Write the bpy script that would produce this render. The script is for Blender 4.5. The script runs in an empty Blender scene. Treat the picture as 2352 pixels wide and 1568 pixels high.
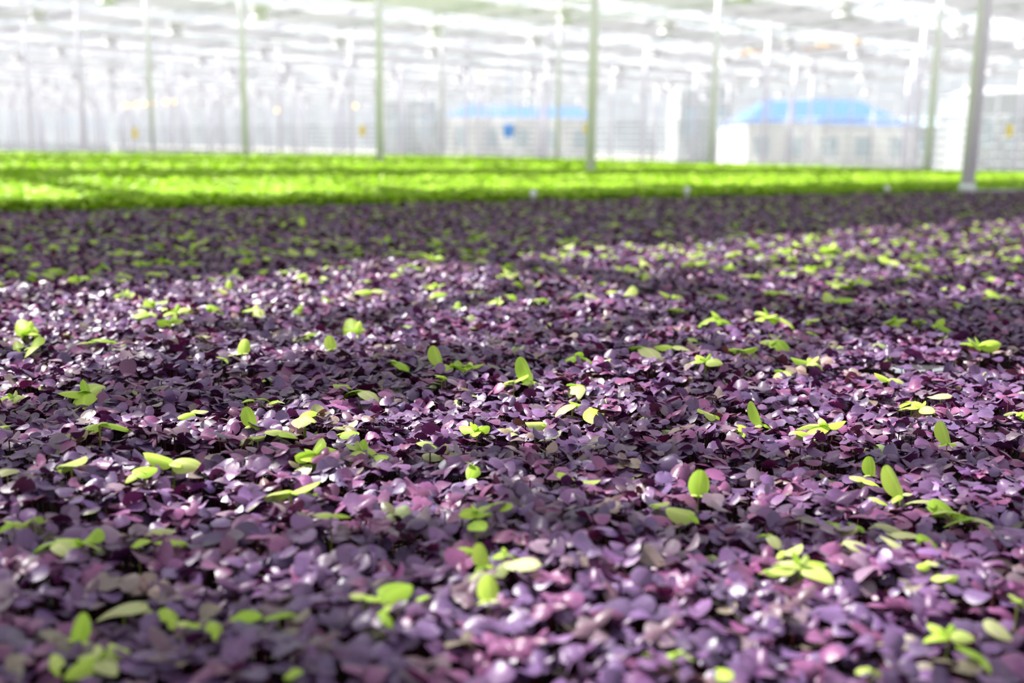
import bpy, math, random
import numpy as np
from mathutils import Vector, Matrix

# ------------------------------------------------------------------ basics
SC = bpy.context.scene
COL = SC.collection
rng = np.random.default_rng(11)
random.seed(5)
PI = math.pi

CANOPY = 0.85                     # height of the leaf canopy above the floor
CAM = np.array([0.0, 0.0, CANOPY + 0.274])
FPX, CX, CY = 2345.0, 1176.0, 784.0
# the greenhouse axes are the world axes; the camera looks between them
F0 = np.array([0.644, 0.765, 0.0]); F0 /= np.linalg.norm(F0)
R0 = np.array([F0[1], -F0[0], 0.0])
PITCH = math.atan((784 - 338) / FPX)
ROLL = 0.017
D = F0 * math.cos(PITCH) + np.array([0, 0, -math.sin(PITCH)])
U0 = np.cross(R0, D)
RV = R0 * math.cos(ROLL) + U0 * math.sin(ROLL)
UV = U0 * math.cos(ROLL) - R0 * math.sin(ROLL)


def on_plane(px, py, z):
    d = D + RV * (px - CX) / FPX - UV * (py - CY) / FPX
    t = (z - CAM[2]) / d[2]
    return CAM + d * t, t


def project(P):
    v = np.asarray(P) - CAM
    z = v @ D
    return CX + FPX * (v @ RV) / z, CY - FPX * (v @ UV) / z, z


def at_depth(px, py, dist):
    d = D + RV * (px - CX) / FPX - UV * (py - CY) / FPX
    return CAM + d * dist


def tag(o, label=None, cat=None, group=None, kind=None):
    if label: o['label'] = label
    if cat: o['category'] = cat
    if group: o['group'] = group
    if kind: o['kind'] = kind
    return o


def empty(name, loc=(0, 0, 0), rz=0):
    o = bpy.data.objects.new(name, None)
    o.empty_display_size = 0.01
    COL.objects.link(o)
    o.location = loc
    o.rotation_euler = (0, 0, rz)
    return o


def mesh_object(name, me, mat, parent=None, loc=None):
    if mat and not me.materials:
        me.materials.append(mat)
    o = bpy.data.objects.new(name, me)
    COL.objects.link(o)
    if parent: o.parent = parent
    if loc is not None: o.location = loc
    return o


# ------------------------------------------------------------------ materials
def new_mat(name):
    m = bpy.data.materials.new(name)
    m.use_nodes = True
    nt = m.node_tree
    nt.nodes.clear()
    out = nt.nodes.new('ShaderNodeOutputMaterial')
    return m, nt, out


def simple(name, col, rough=0.5, metal=0.0, spec=0.5, noise=0.06, nscale=6.0):
    m, nt, out = new_mat(name)
    b = nt.nodes.new('ShaderNodeBsdfPrincipled')
    b.inputs['Roughness'].default_value = rough
    b.inputs['Metallic'].default_value = metal
    b.inputs['Specular IOR Level'].default_value = spec
    tc = nt.nodes.new('ShaderNodeTexCoord')
    n = nt.nodes.new('ShaderNodeTexNoise'); n.inputs['Scale'].default_value = nscale
    nt.links.new(tc.outputs['Object'], n.inputs['Vector'])
    mx = nt.nodes.new('ShaderNodeMix'); mx.data_type = 'RGBA'
    mx.inputs[6].default_value = tuple(c * (1 - noise) for c in col) + (1,)
    mx.inputs[7].default_value = tuple(min(1, c * (1 + noise)) for c in col) + (1,)
    nt.links.new(n.outputs['Fac'], mx.inputs[0])
    nt.links.new(mx.outputs[2], b.inputs['Base Color'])
    nt.links.new(b.outputs[0], out.inputs[0])
    return m


def glass(name, tint=(0.97, 0.99, 1.0), gloss=0.08):
    m, nt, out = new_mat(name)
    t = nt.nodes.new('ShaderNodeBsdfTransparent'); t.inputs[0].default_value = tint + (1,)
    g = nt.nodes.new('ShaderNodeBsdfGlossy'); g.inputs['Roughness'].default_value = 0.05
    mx = nt.nodes.new('ShaderNodeMixShader'); mx.inputs[0].default_value = gloss
    nt.links.new(t.outputs[0], mx.inputs[1]); nt.links.new(g.outputs[0], mx.inputs[2])
    nt.links.new(mx.outputs[0], out.inputs[0])
    return m


def screen_cloth(name):
    m, nt, out = new_mat(name)
    tr = nt.nodes.new('ShaderNodeBsdfTranslucent'); tr.inputs[0].default_value = (0.84, 0.84, 0.86, 1)
    df = nt.nodes.new('ShaderNodeBsdfDiffuse'); df.inputs[0].default_value = (0.76, 0.75, 0.78, 1)
    mx = nt.nodes.new('ShaderNodeMixShader'); mx.inputs[0].default_value = 0.875
    nt.links.new(tr.outputs[0], mx.inputs[1]); nt.links.new(df.outputs[0], mx.inputs[2])
    nt.links.new(mx.outputs[0], out.inputs[0])
    return m


def leaf_mat(name, under, trans=0.25, rough=0.42, bump=0.25, spec=0.5, coat=0.0):
    m, nt, out = new_mat(name)
    at = nt.nodes.new('ShaderNodeAttribute'); at.attribute_name = 'leafcol'
    oi = nt.nodes.new('ShaderNodeObjectInfo')
    geo = nt.nodes.new('ShaderNodeNewGeometry')
    tc = nt.nodes.new('ShaderNodeTexCoord')
    n = nt.nodes.new('ShaderNodeTexNoise'); n.inputs['Scale'].default_value = 260; n.inputs['Detail'].default_value = 1
    nt.links.new(tc.outputs['Object'], n.inputs['Vector'])
    hv = nt.nodes.new('ShaderNodeHueSaturation')
    ra = nt.nodes.new('ShaderNodeMapRange')
    ra.inputs['To Min'].default_value = 0.82; ra.inputs['To Max'].default_value = 1.18
    nt.links.new(n.outputs['Fac'], ra.inputs['Value'])
    nt.links.new(ra.outputs[0], hv.inputs['Value'])
    nt.links.new(at.outputs['Color'], hv.inputs['Color'])
    mu = nt.nodes.new('ShaderNodeMix'); mu.data_type = 'RGBA'; mu.blend_type = 'MULTIPLY'
    mu.inputs[7].default_value = under + (1,)
    nt.links.new(geo.outputs['Backfacing'], mu.inputs[0])
    nt.links.new(hv.outputs[0], mu.inputs[6])
    b = nt.nodes.new('ShaderNodeBsdfPrincipled')
    b.inputs['Roughness'].default_value = rough
    b.inputs['Specular IOR Level'].default_value = spec
    b.inputs['Coat Weight'].default_value = coat
    b.inputs['Coat Roughness'].default_value = 0.2
    nt.links.new(mu.outputs[2], b.inputs['Base Color'])
    if bump:
        bp = nt.nodes.new('ShaderNodeBump'); bp.inputs['Strength'].default_value = bump
        bp.inputs['Distance'].default_value = 0.0008
        n2 = nt.nodes.new('ShaderNodeTexNoise'); n2.inputs['Scale'].default_value = 420
        nt.links.new(tc.outputs['Object'], n2.inputs['Vector'])
        nt.links.new(n2.outputs['Fac'], bp.inputs['Height'])
        nt.links.new(bp.outputs[0], b.inputs['Normal'])
    t = nt.nodes.new('ShaderNodeBsdfTranslucent')
    nt.links.new(mu.outputs[2], t.inputs[0])
    mx = nt.nodes.new('ShaderNodeMixShader'); mx.inputs[0].default_value = trans
    nt.links.new(b.outputs[0], mx.inputs[1]); nt.links.new(t.outputs[0], mx.inputs[2])
    nt.links.new(mx.outputs[0], out.inputs[0])
    return m


M_PURPLE = leaf_mat('purple_leaf', (0.62, 0.22, 0.42), trans=0.10, rough=0.40, bump=0.3, spec=0.55)
M_LIME = leaf_mat('lime_leaf', (0.9, 1.0, 0.8), trans=0.34, rough=0.42, bump=0.2, spec=0.4)
M_FIELD = leaf_mat('field_leaf', (0.9, 1.0, 0.8), trans=0.38, rough=0.5, bump=0.0, spec=0.35)
M_POST = simple('galvanised_post', (0.90, 0.86, 0.94), 0.45, 0.0)
M_WHITE = simple('white_paint', (0.84, 0.83, 0.86), 0.45)
M_ALU = simple('pale_aluminium', (0.80, 0.84, 0.84), 0.4, 0.15)
M_CLOTH = simple('shadow_roll_cloth', (0.88, 0.90, 0.89), 0.8)
M_GLASS = glass('roof_glass')
M_WGLASS = glass('wall_glass', (0.95, 0.96, 0.965), 0.06)
M_SCREEN = screen_cloth('shade_cloth')
M_FLOOR = simple('pale_floor', (0.36, 0.35, 0.36), 0.7, nscale=0.6)
M_GROUND = simple('outdoor_ground', (0.46, 0.44, 0.41), 0.9, nscale=0.08, noise=0.12)
M_SOIL = simple('wet_peat', (0.012, 0.007, 0.008), 0.65, spec=0.2, noise=0.4, nscale=90)
M_FSOIL = simple('green_bed_growth', (0.16, 0.30, 0.006), 0.7, spec=0.2, noise=0.4, nscale=25)
M_YELLOW = simple('yellow_card', (0.95, 0.75, 0.12), 0.5)
M_BLUE = simple('blue_roof_sheet', (0.11, 0.24, 0.56), 0.5, nscale=0.3)
M_BLUEDEEP = simple('deep_blue_plastic', (0.12, 0.38, 0.85), 0.5)
M_CREAM = simple('cream_wall', (0.82, 0.81, 0.79), 0.7, nscale=0.3)
M_GREYWALL = simple('grey_cladding', (0.52, 0.54, 0.55), 0.7, nscale=0.3)
M_PALEBLUE = simple('pale_blue_cladding', (0.55, 0.68, 0.78), 0.6, nscale=0.3)
M_WIN = simple('window_dark', (0.5, 0.58, 0.62), 0.15)
M_PIPE = simple('grey_pipe', (0.42, 0.44, 0.44), 0.5)
M_ORANGE = simple('rust_orange_pipe', (0.85, 0.62, 0.42), 0.6)
M_WATER = simple('standing_water', (0.75, 0.77, 0.78), 0.02, 0.9)
M_KNOB = simple('white_plastic', (0.92, 0.92, 0.92), 0.3)


def emit(name, col, s):
    m, nt, out = new_mat(name)
    e = nt.nodes.new('ShaderNodeEmission')
    e.inputs[0].default_value = col + (1,); e.inputs[1].default_value = s
    nt.links.new(e.outputs[0], out.inputs[0])
    return m


M_LAMPGLOW = emit('sodium_lamp_light', (1.0, 0.62, 0.26), 3.4)


# ------------------------------------------------------------------ box / tube builder
class MB:
    def __init__(s):
        s.v = []; s.f = []

    def box(s, a, b):
        n = len(s.v)
        (x0, y0, z0), (x1, y1, z1) = a, b
        s.v += [(x0, y0, z0), (x1, y0, z0), (x1, y1, z0), (x0, y1, z0),
                (x0, y0, z1), (x1, y0, z1), (x1, y1, z1), (x0, y1, z1)]
        for q in ((0, 3, 2, 1), (4, 5, 6, 7), (0, 1, 5, 4), (1, 2, 6, 5), (2, 3, 7, 6), (3, 0, 4, 7)):
            s.f.append(tuple(n + i for i in q))

    def bar(s, p, q, w, h=None):
        h = h or w
        p, q = Vector(p), Vector(q)
        d = (q - p).normalized()
        up = Vector((0, 0, 1)) if abs(d.z) < 0.95 else Vector((0, 1, 0))
        a = d.cross(up).normalized() * w / 2
        b = a.cross(d).normalized() * h / 2
        n = len(s.v)
        for c in (p, q):
            for k in ((-1, -1), (1, -1), (1, 1), (-1, 1)):
                s.v.append(tuple(c + a * k[0] + b * k[1]))
        for i in range(4):
            j = (i + 1) % 4
            s.f.append((n + i, n + j, n + 4 + j, n + 4 + i))
        s.f.append((n + 3, n + 2, n + 1, n)); s.f.append((n + 4, n + 5, n + 6, n + 7))

    def tube(s, p, q, r0, r1=None, seg=12, cap=True):
        r1 = r0 if r1 is None else r1
        p, q = Vector(p), Vector(q)
        d = (q - p).normalized()
        up = Vector((0, 0, 1)) if abs(d.z) < 0.95 else Vector((0, 1, 0))
        a = d.cross(up).normalized(); b = a.cross(d).normalized()
        n = len(s.v)
        for c, r in ((p, r0), (q, r1)):
            for i in range(seg):
                t = 2 * PI * i / seg
                s.v.append(tuple(c + a * r * math.cos(t) + b * r * math.sin(t)))
        for i in range(seg):
            j = (i + 1) % seg
            s.f.append((n + i, n + j, n + seg + j, n + seg + i))
        if cap:
            s.f.append(tuple(n + i for i in reversed(range(seg))))
            s.f.append(tuple(n + seg + i for i in range(seg)))

    def lathe(s, prof, c=(0, 0, 0), seg=16):
        n = len(s.v)
        for r, z in prof:
            for i in range(seg):
                t = 2 * PI * i / seg
                s.v.append((c[0] + r * math.cos(t), c[1] + r * math.sin(t), c[2] + z))
        for k in range(len(prof) - 1):
            for i in range(seg):
                j = (i + 1) % seg
                s.f.append((n + k * seg + i, n + k * seg + j, n + (k + 1) * seg + j, n + (k + 1) * seg + i))

    def mesh(s, name):
        me = bpy.data.meshes.new(name)
        me.from_pydata(s.v, [], s.f); me.update()
        return me

    def build(s, name, mat, parent=None, loc=None, smooth=False):
        me = s.mesh(name)
        if smooth:
            me.shade_smooth()
        return mesh_object(name, me, mat, parent, loc)


# ------------------------------------------------------------------ leaves
def leaf_template(nu, nv, W, L, lobe=0.25, cup=0.25, bend=0.3, twist=0.0, fold=0.0, ripple=0.0,
                  tip=0.0, pos_w=0.55, notch=0.0):
    """A leaf blade growing along +y from the origin; normals up. Returns verts (n,3), faces, uv-like (n,2)."""
    th = np.linspace(0, PI, nv); s = np.linspace(-1, 1, nu)
    TH, S = np.meshgrid(th, s, indexing='ij')
    T = (1 - np.cos(TH)) / 2
    floor_ = 0.45 if nv <= 3 else (0.3 if nv <= 4 else (0.12 if nv <= 6 else 0.05))
    w = np.maximum(np.sin(TH) ** 0.9, floor_) * (1 + (0.9 - pos_w) * 1.6 * np.cos(TH)) * W / 2
    X = w * S
    Y = L * T - lobe * L * (S ** 2) * (1 - T) ** 2 + tip * L * (T ** 4) * (1 - np.abs(S)) \
        - notch * L * (T ** 3) * (1 - np.abs(S)) ** 1.5
    Z = -cup * (X / (W / 2)) ** 2 * W / 2 + fold * np.abs(X)
    Z = Z - bend * L * T ** 2 + twist * X * T
    if ripple:
        Z = Z + ripple * W * np.abs(np.sin(T * PI * 4.0 + np.abs(S) * 2.0)) * (1 - np.abs(S) * 0.5) * np.abs(S) ** 0.5
    V = np.stack([X, Y, Z], -1).reshape(-1, 3)
    Fc = []
    for i in range(nv - 1):
        for j in range(nu - 1):
            a = i * nu + j
            Fc.append((a, a + 1, a + nu + 1, a + nu))
    return V, np.array(Fc), np.stack([S, T], -1).reshape(-1, 2)


def variants(kind, nu, nv, n, seed):
    r = np.random.default_rng(seed)
    out = []
    for _ in range(n):
        if kind == 'cot':      # broad, kidney to heart shaped seed leaf
            out.append(leaf_template(nu, nv, 1.0, r.uniform(0.64, 0.86), r.uniform(0.18, 0.5), r.uniform(-0.25, 0.8),
                                     r.uniform(-0.3, 0.65), r.uniform(-0.6, 0.6), r.uniform(-0.2, 0.25), 0,
                                     pos_w=r.uniform(0.64, 0.98), notch=r.uniform(0, 0.32)))
        elif kind == 'true':   # small quilted glossy true leaf
            out.append(leaf_template(nu, nv, 0.74, 1.0, 0.08, r.uniform(0.3, 0.8), r.uniform(0.3, 0.8),
                                     r.uniform(-0.2, 0.2), r.uniform(0.0, 0.3), 0.05, tip=0.05, pos_w=0.76))
        elif kind == 'big':    # lime leaf
            out.append(leaf_template(nu, nv, r.uniform(0.72, 0.9), 1.0, r.uniform(0.1, 0.25), r.uniform(0.2, 0.7),
                                     r.uniform(0.0, 0.75), r.uniform(-0.4, 0.4), r.uniform(-0.05, 0.2), 0.02,
                                     tip=r.uniform(0, 0.15), pos_w=r.uniform(0.66, 0.85), notch=r.uniform(0, 0.1)))
    return out


def rot_mats(az, tilt, roll):
    """leaf y-axis turned to azimuth az, raised by tilt, rolled about its own length"""
    ca, sa = np.cos(az), np.sin(az); ct, st = np.cos(tilt), np.sin(tilt); cr, sr = np.cos(roll), np.sin(roll)
    z = np.zeros_like(az); o = np.ones_like(az)
    Rz = np.stack([np.stack([ca, -sa, z], -1), np.stack([sa, ca, z], -1), np.stack([z, z, o], -1)], -2)
    Rx = np.stack([np.stack([o, z, z], -1), np.stack([z, ct, -st], -1), np.stack([z, st, ct], -1)], -2)
    Ry = np.stack([np.stack([cr, z, sr], -1), np.stack([z, o, z], -1), np.stack([-sr, z, cr], -1)], -2)
    return Rz @ Rx @ Ry


class Field:
    """collects many leaf blades into one mesh"""
    def __init__(s):
        s.V = []; s.F = []; s.C = []; s.n = 0

    def add(s, tmpls, pos, az, tilt, roll, size, col, edge=None):
        R = rot_mats(az, tilt, roll)
        which = rng.integers(0, len(tmpls), len(az))
        for k, (V, Fc, ST) in enumerate(tmpls):
            m = which == k
            if not m.any(): continue
            P = np.einsum('nij,vj->nvi', R[m], V) * size[m][:, None, None] + pos[m][:, None, :]
            c = np.repeat(col[m][:, None, :], len(V), 1)
            if edge is not None:      # green creeping in from one side of the blade
                e = np.clip((ST[:, 0][None, :] * edge[m][:, None] + ST[:, 1][None, :] * 0.6 - 0.55) * 2.2, 0, 1)[..., None]
                e = e * (np.abs(edge[m]) > 0.35)[:, None, None]
                c = c * (1 - e) + np.array([0.36, 0.42, 0.10]) * e
            nm = m.sum()
            s.V.append(P.reshape(-1, 3)); s.C.append(c.reshape(-1, 3))
            s.F.append((Fc[None] + (np.arange(nm) * len(V))[:, None, None]).reshape(-1, 4) + s.n)
            s.n += nm * len(V)

    def stems(s, base, top, r0, col, seg=3):
        k = len(base)
        if not k: return
        ang = np.arange(seg) * 2 * PI / seg
        ring = np.stack([np.cos(ang), np.sin(ang), np.zeros(seg)], -1) * r0
        P = np.concatenate([base[:, None] + ring[None], top[:, None] + ring[None] * 0.8], 1)
        Fc = np.array([(i, (i + 1) % seg, seg + (i + 1) % seg, seg + i) for i in range(seg)])
        s.V.append(P.reshape(-1, 3)); s.C.append(np.repeat(col[:, None, :], 2 * seg, 1).reshape(-1, 3))
        s.F.append((Fc[None] + (np.arange(k) * 2 * seg)[:, None, None]).reshape(-1, 4) + s.n)
        s.n += k * 2 * seg

    def mesh(s, name):
        return np_mesh(name, np.concatenate(s.V), np.concatenate(s.F), np.concatenate(s.C))


def np_mesh(name, V, Fc, C):
    me = bpy.data.meshes.new(name)
    me.vertices.add(len(V)); me.vertices.foreach_set('co', V.astype(np.float32).ravel())
    me.loops.add(Fc.size); me.loops.foreach_set('vertex_index', Fc.astype(np.int32).ravel())
    me.polygons.add(len(Fc))
    me.polygons.foreach_set('loop_start', np.arange(0, Fc.size, 4, dtype=np.int32))
    me.polygons.foreach_set('use_smooth', np.ones(len(Fc), dtype=bool))
    me.update(calc_edges=True)
    a = me.attributes.new('leafcol', 'FLOAT_COLOR', 'POINT')
    a.data.foreach_set('color', np.concatenate([C, np.ones((len(C), 1))], 1).astype(np.float32).ravel())
    return me


def purple_cols(n, r=rng):
    base = np.array([[0.156, 0.070, 0.184], [0.118, 0.061, 0.160], [0.220, 0.066, 0.178],
                     [0.20, 0.13, 0.19], [0.24, 0.17, 0.16], [0.27, 0.30, 0.13]])
    p = np.array([0.36, 0.32, 0.20, 0.07, 0.035, 0.015])
    c = base[r.choice(len(base), n, p=p / p.sum())]
    return c * r.uniform(0.66, 1.25, (n, 1)) * r.uniform(0.93, 1.07, (n, 3))


def lime_cols(n, r=rng):
    base = np.array([[0.50, 0.68, 0.085], [0.40, 0.61, 0.055], [0.60, 0.71, 0.19], [0.62, 0.65, 0.29]])
    c = base[r.choice(4, n, p=[0.45, 0.3, 0.17, 0.08])]
    return c * r.uniform(0.85, 1.12, (n, 1))


# ------------------------------------------------------------------ beds: extents and canopy relief
PX0, PX1, PY0, PY1 = -1.2, 10.6, -1.2, 4.45
GX0, GX1, GY0, GY1 = -4.0, 14.3, 3.35, 18.5


def edge_y(x):                    # the line where the two beds meet
    return 4.22 - 0.066 * (x - 1.0)



GCAN = CANOPY + 0.045


def relief(x, y):
    return (0.008 * np.sin(x * 9.1 + 1.3 * np.sin(y * 5.0)) * np.sin(y * 8.3 + 0.7)
            + 0.005 * np.sin(x * 23.0 + y * 11.0) * np.sin(y * 27.0 - x * 7.0))


# the open seam between two rafts of seedlings, at the right
GA, _ = on_plane(1800, 848, CANOPY); GB, _ = on_plane(2420, 828, CANOPY)
gdir = (GB - GA)[:2]; glen = np.linalg.norm(gdir); gdir /= glen
gnor = np.array([-gdir[1], gdir[0]])
if gnor @ F0[:2] < 0: gnor = -gnor


def gap_amount(x, y):
    s = (x - GA[0]) * gdir[0] + (y - GA[1]) * gdir[1]
    d = (x - GA[0]) * gnor[0] + (y - GA[1]) * gnor[1]
    half = 0.036 * np.clip((s) / 0.16, 0, 1) * np.clip(1.25 - np.abs(s - 0.26) / 0.45, 0.35, 1)
    return (s > 0) & (np.abs(d - 0.008 * np.sin(s * 30)) < half)


# ------------------------------------------------------------------ purple seedlings
def sample(density, x0, x1, y0, y1):
    n = int((x1 - x0) * (y1 - y0) * density)
    g = 1 / math.sqrt(density)
    nx, ny = int((x1 - x0) / g), int((y1 - y0) / g)
    X, Y = np.meshgrid(x0 + (np.arange(nx) + 0.5) * g, y0 + (np.arange(ny) + 0.5) * g)
    P = np.stack([X.ravel(), Y.ravel()], -1)
    P += rng.uniform(-0.48, 0.48, P.shape) * g
    return P


def depth_lat(P):
    v = P - CAM[:2]
    return v @ F0[:2], v @ R0[:2]


def in_view(P, pad=0.12, k=0.545):
    z, r = depth_lat(P)
    return (z > 0.36) & (np.abs(r) < z * k + pad)


LIME_PICKS = [  # position in the photograph of each clear lime seedling, its width there, its form
    (200, 900, 85, 'r'), (28, 895, 50, 'r'), (230, 1003, 75, 'd'), (398, 1083, 80, 'd'), (335, 1105, 50, 's'), (60, 757, 70, 'r'),
    (40, 803, 30, 's'), (75, 805, 60, 'd'), (237, 785, 42, 's'), (200, 790, 32, 'd'), (510, 832, 26, 's'), (558, 822, 28, 'u'),
    (622, 866, 50, 's'), (568, 916, 32, 's'), (600, 914, 26, 's'), (632, 917, 32, 's'), (445, 950, 60, 'd'), (580, 988, 34, 'u'),
    (592, 1010, 32, 's'), (700, 972, 90, 'd'), (645, 1003, 70, 'd'), (722, 1055, 75, 'r'), (668, 1135, 85, 'd'), (712, 1137, 30, 's'),
    (760, 1195, 60, 'd'), (832, 1025, 75, 'r'), (872, 1045, 42, 's'), (800, 990, 42, 's'), (828, 890, 60, 'd'), (783, 884, 30, 's'),
    (763, 808, 26, 'u'), (700, 778, 60, 'd'), (812, 748, 80, 'r'), (683, 713, 44, 'd'), (1009, 832, 36, 'u'), (1040, 838, 50, 'r'),
    (1080, 836, 50, 'r'), (908, 828, 55, 'd'), (1015, 866, 50, 'd'), (1095, 978, 60, 'r'), (985, 1002, 60, 'd'), (1217, 865, 45, 'u'),
    (1180, 868, 45, 'd'), (1325, 880, 62, 'd'), (1315, 925, 60, 'd'), (1365, 940, 60, 's'), (1230, 963, 40, 's'), (1092, 1080, 60, 'd'),
    (1095, 1200, 60, 'r'), (1150, 1190, 50, 's'), (1095, 1228, 50, 's'), (1297, 1100, 45, 's'), (1350, 1114, 48, 's'), (1330, 825, 60, 'd'),
    (1475, 805, 70, 'd'), (1545, 804, 55, 'd'), (1590, 788, 34, 's'), (1620, 843, 50, 'r'), (1651, 733, 68, 'd'), (1768, 729, 66, 'r'),
    (1778, 778, 56, 'd'), (1705, 808, 50, 'd'), (1862, 829, 60, 'r'), (1800, 856, 62, 'd'), (1748, 953, 42, 'u'), (1708, 972, 46, 's'),
    (1622, 948, 46, 's'), (1893, 972, 78, 'r'), (1845, 978, 38, 's'), (2095, 922, 48, 'd'), (2113, 936, 50, 'r'), (2160, 920, 38, 'p'),
    (2040, 880, 40, 'd'), (2176, 1010, 40, 'u'), (2337, 971, 42, 'd'), (1985, 1080, 58, 'd'), (2002, 1066, 34, 'u'), (2070, 1118, 56, 'u'),
    (2018, 1130, 42, 'd'), (2138, 1138, 72, 'd'), (2188, 1160, 72, 'd'), (2235, 1178, 66, 'd'), (2040, 1183, 50, 'p'), (2072, 1208, 48, 'p'),
    (2108, 1216, 56, 'd'), (1914, 1193, 54, 'd'), (1960, 1195, 62, 'd'), (1768, 1222, 46, 'd'), (1972, 1249, 58, 'p'), (2046, 1246, 45, 'p'),
    (1822, 1265, 46, 's'), (1790, 1312, 60, 's'), (1840, 1305, 95, 'r'), (1604, 1136, 46, 'u'), (1515, 1163, 36, 's'), (1562, 1180, 56, 's'),
    (2174, 1340, 56, 's'), (2130, 1308, 46, 'd'), (2338, 1378, 55, 'd'), (2292, 1442, 62, 'p'), (2178, 1460, 64, 'r'), (2232, 1506, 62, 's'),
    (2000, 1535, 66, 's'), (1552, 1513, 66, 'd'), (1492, 1520, 34, 's'), (1660, 1550, 50, 's'), (1122, 1402, 45, 'u'), (1058, 1275, 44, 's'),
    (1112, 1310, 40, 'u'), (1160, 1292, 44, 'd'), (1200, 1326, 70, 'p'), (838, 1390, 58, 'd'), (910, 1378, 76, 's'), (880, 1436, 58, 'd'),
    (970, 1392, 32, 's'), (640, 1425, 58, 's'), (568, 1415, 52, 's'), (495, 1427, 46, 's'), (282, 1366, 76, 'p'), (388, 1378, 54, 's'),
    (432, 1410, 48, 'd'), (225, 1490, 88, 'r'), (262, 1470, 40, 's'), (125, 1503, 42, 's'), (172, 1440, 50, 'u'), (190, 1258, 82, 'r'),
    (125, 1268, 60, 'd'), (318, 1245, 52, 's'), (386, 1240, 52, 's'), (372, 1210, 46, 'p'), (82, 1212, 54, 's'), (30, 1214, 42, 'd'),
    (165, 1090, 60, 's'), (18, 1100, 42, 'p'), (670, 1555, 48, 's'), (390, 745, 44, 'r'), (405, 720, 46, 'r'), (348, 703, 50, 'r'),
    (290, 675, 46, 'r'), (338, 720, 60, 'd'), (475, 712, 46, 'd'), (585, 712, 50, 'd'), (512, 676, 24, 's'), (525, 655, 18, 'u'),
    (1000, 645, 42, 'r'), (1010, 665, 34, 's'), (1143, 695, 40, 'r'), (1170, 685, 30, 'd'), (1192, 657, 50, 'd'), (1240, 690, 40, 'd'),
    (1340, 680, 52, 'd'), (1050, 700, 44, 'd'), (937, 613, 50, 'd'), (1090, 665, 34, 'd'), (855, 662, 60, 'd'), (750, 679, 34, 'd'),
    (1552, 712, 38, 's'), (1900, 688, 40, 's'), (1940, 692, 40, 's'), (1788, 668, 52, 'd'), (1922, 655, 44, 'r'), (1970, 655, 46, 'r'),
    (2050, 738, 46, 'r'), (2112, 736, 42, 'd'), (2155, 752, 56, 'd'), (2250, 800, 60, 'r'), (2200, 707, 44, 'd'), (1480, 630, 46, 'd'),
    (1440, 612, 40, 'r'), (1863, 728, 32, 's'), (1862, 748, 20, 's'), (2290, 716, 34, 'd'), (1260, 590, 30, 'd'), (1855, 545, 36, 'd'),
    (1282, 598, 30, 'd'), (697, 517, 18, 'u'), (2040, 600, 40, 'd'), (2110, 610, 50, 'r'), (1800, 572, 50, 'r'), (1905, 570, 48, 'r'),
]

lime_spots = []
for (px, py, w, form) in LIME_PICKS:
    P, t = on_plane(px, py + 4, CANOPY + 0.004)
    lime_spots.append((P[0], P[1], w * t / FPX, form, px, py, t))
picked = np.array([(a[0], a[1]) for a in lime_spots])
cand = sample(185, PX0, PX1, PY0, PY1 - 0.05)
cand = cand[in_view(cand, 0.3, 0.56)]
cand = cand[cand[:, 1] < edge_y(cand[:, 0]) - 0.04]
zc, rc = depth_lat(cand)
keep = []
for i, c in enumerate(cand):
    z = zc[i]
    dmin = np.min(np.linalg.norm(picked - c, axis=1))
    onscreen = abs(rc[i]) < z * 0.502
    if z < 2.4 and rng.random() < 0.4: continue
    if z > 3.0 and rng.random() < 0.42: continue
    if z < 1.8 and onscreen: continue           # near part: only the picked ones
    if z < 2.6 and dmin < 0.12: continue
    if not onscreen and z < 1.8 and rng.random() < 0.25: continue
    keep.append(i)
for i in keep:
    c = cand[i]
    px, py, z = project((c[0], c[1], CANOPY))
    lime_spots.append((c[0], c[1], rng.uniform(0.018, 0.042), rng.choice(list('rrddddss')), px, py, zc[i]))
lime_xy = np.array([(a[0], a[1]) for a in lime_spots])
lime_w = np.array([a[2] for a in lime_spots])

near = sample(5000, -1.2, 3.4, -1.2, 3.4)
zn, _ = depth_lat(near); near = near[(zn < 2.2)]
far = sample(3600, PX0, PX1, PY0, PY1)
zf, _ = depth_lat(far); far = far[(zf >= 2.2)]
PP = np.concatenate([near, far])
PP = PP[in_view(PP, 0.40, 0.56)]
PP = PP[(PP[:, 0] < PX1) & (PP[:, 1] < edge_y(PP[:, 0]) - 0.01)]
PP = PP[~gap_amount(PP[:, 0], PP[:, 1])]
# room for the lime ones (hash grid)
cell = {}
for i, (x, y) in enumerate(lime_xy):
    cell.setdefault((int(x / 0.05), int(y / 0.05)), []).append(i)
ok = np.ones(len(PP), bool)
for k, (x, y) in enumerate(PP):
    a, b = int(x / 0.05), int(y / 0.05)
    for da in (-1, 0, 1):
        for db in (-1, 0, 1):
            for i in cell.get((a + da, b + db), ()):
                if (lime_xy[i, 0] - x) ** 2 + (lime_xy[i, 1] - y) ** 2 < (0.26 * lime_w[i] + 0.002) ** 2:
                    ok[k] = False
PP = PP[ok]
# open water at the foot of the seam
wq, _ = on_plane(2095, 846, CANOPY - .006)
PP = PP[((PP[:, 0] - wq[0]) * R0[0] + (PP[:, 1] - wq[1]) * R0[1]) ** 2 / .036 ** 2 + ((PP[:, 0] - wq[0]) * F0[0] + (PP[:, 1] - wq[1]) * F0[1]) ** 2 / .050 ** 2 > 1]
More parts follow.
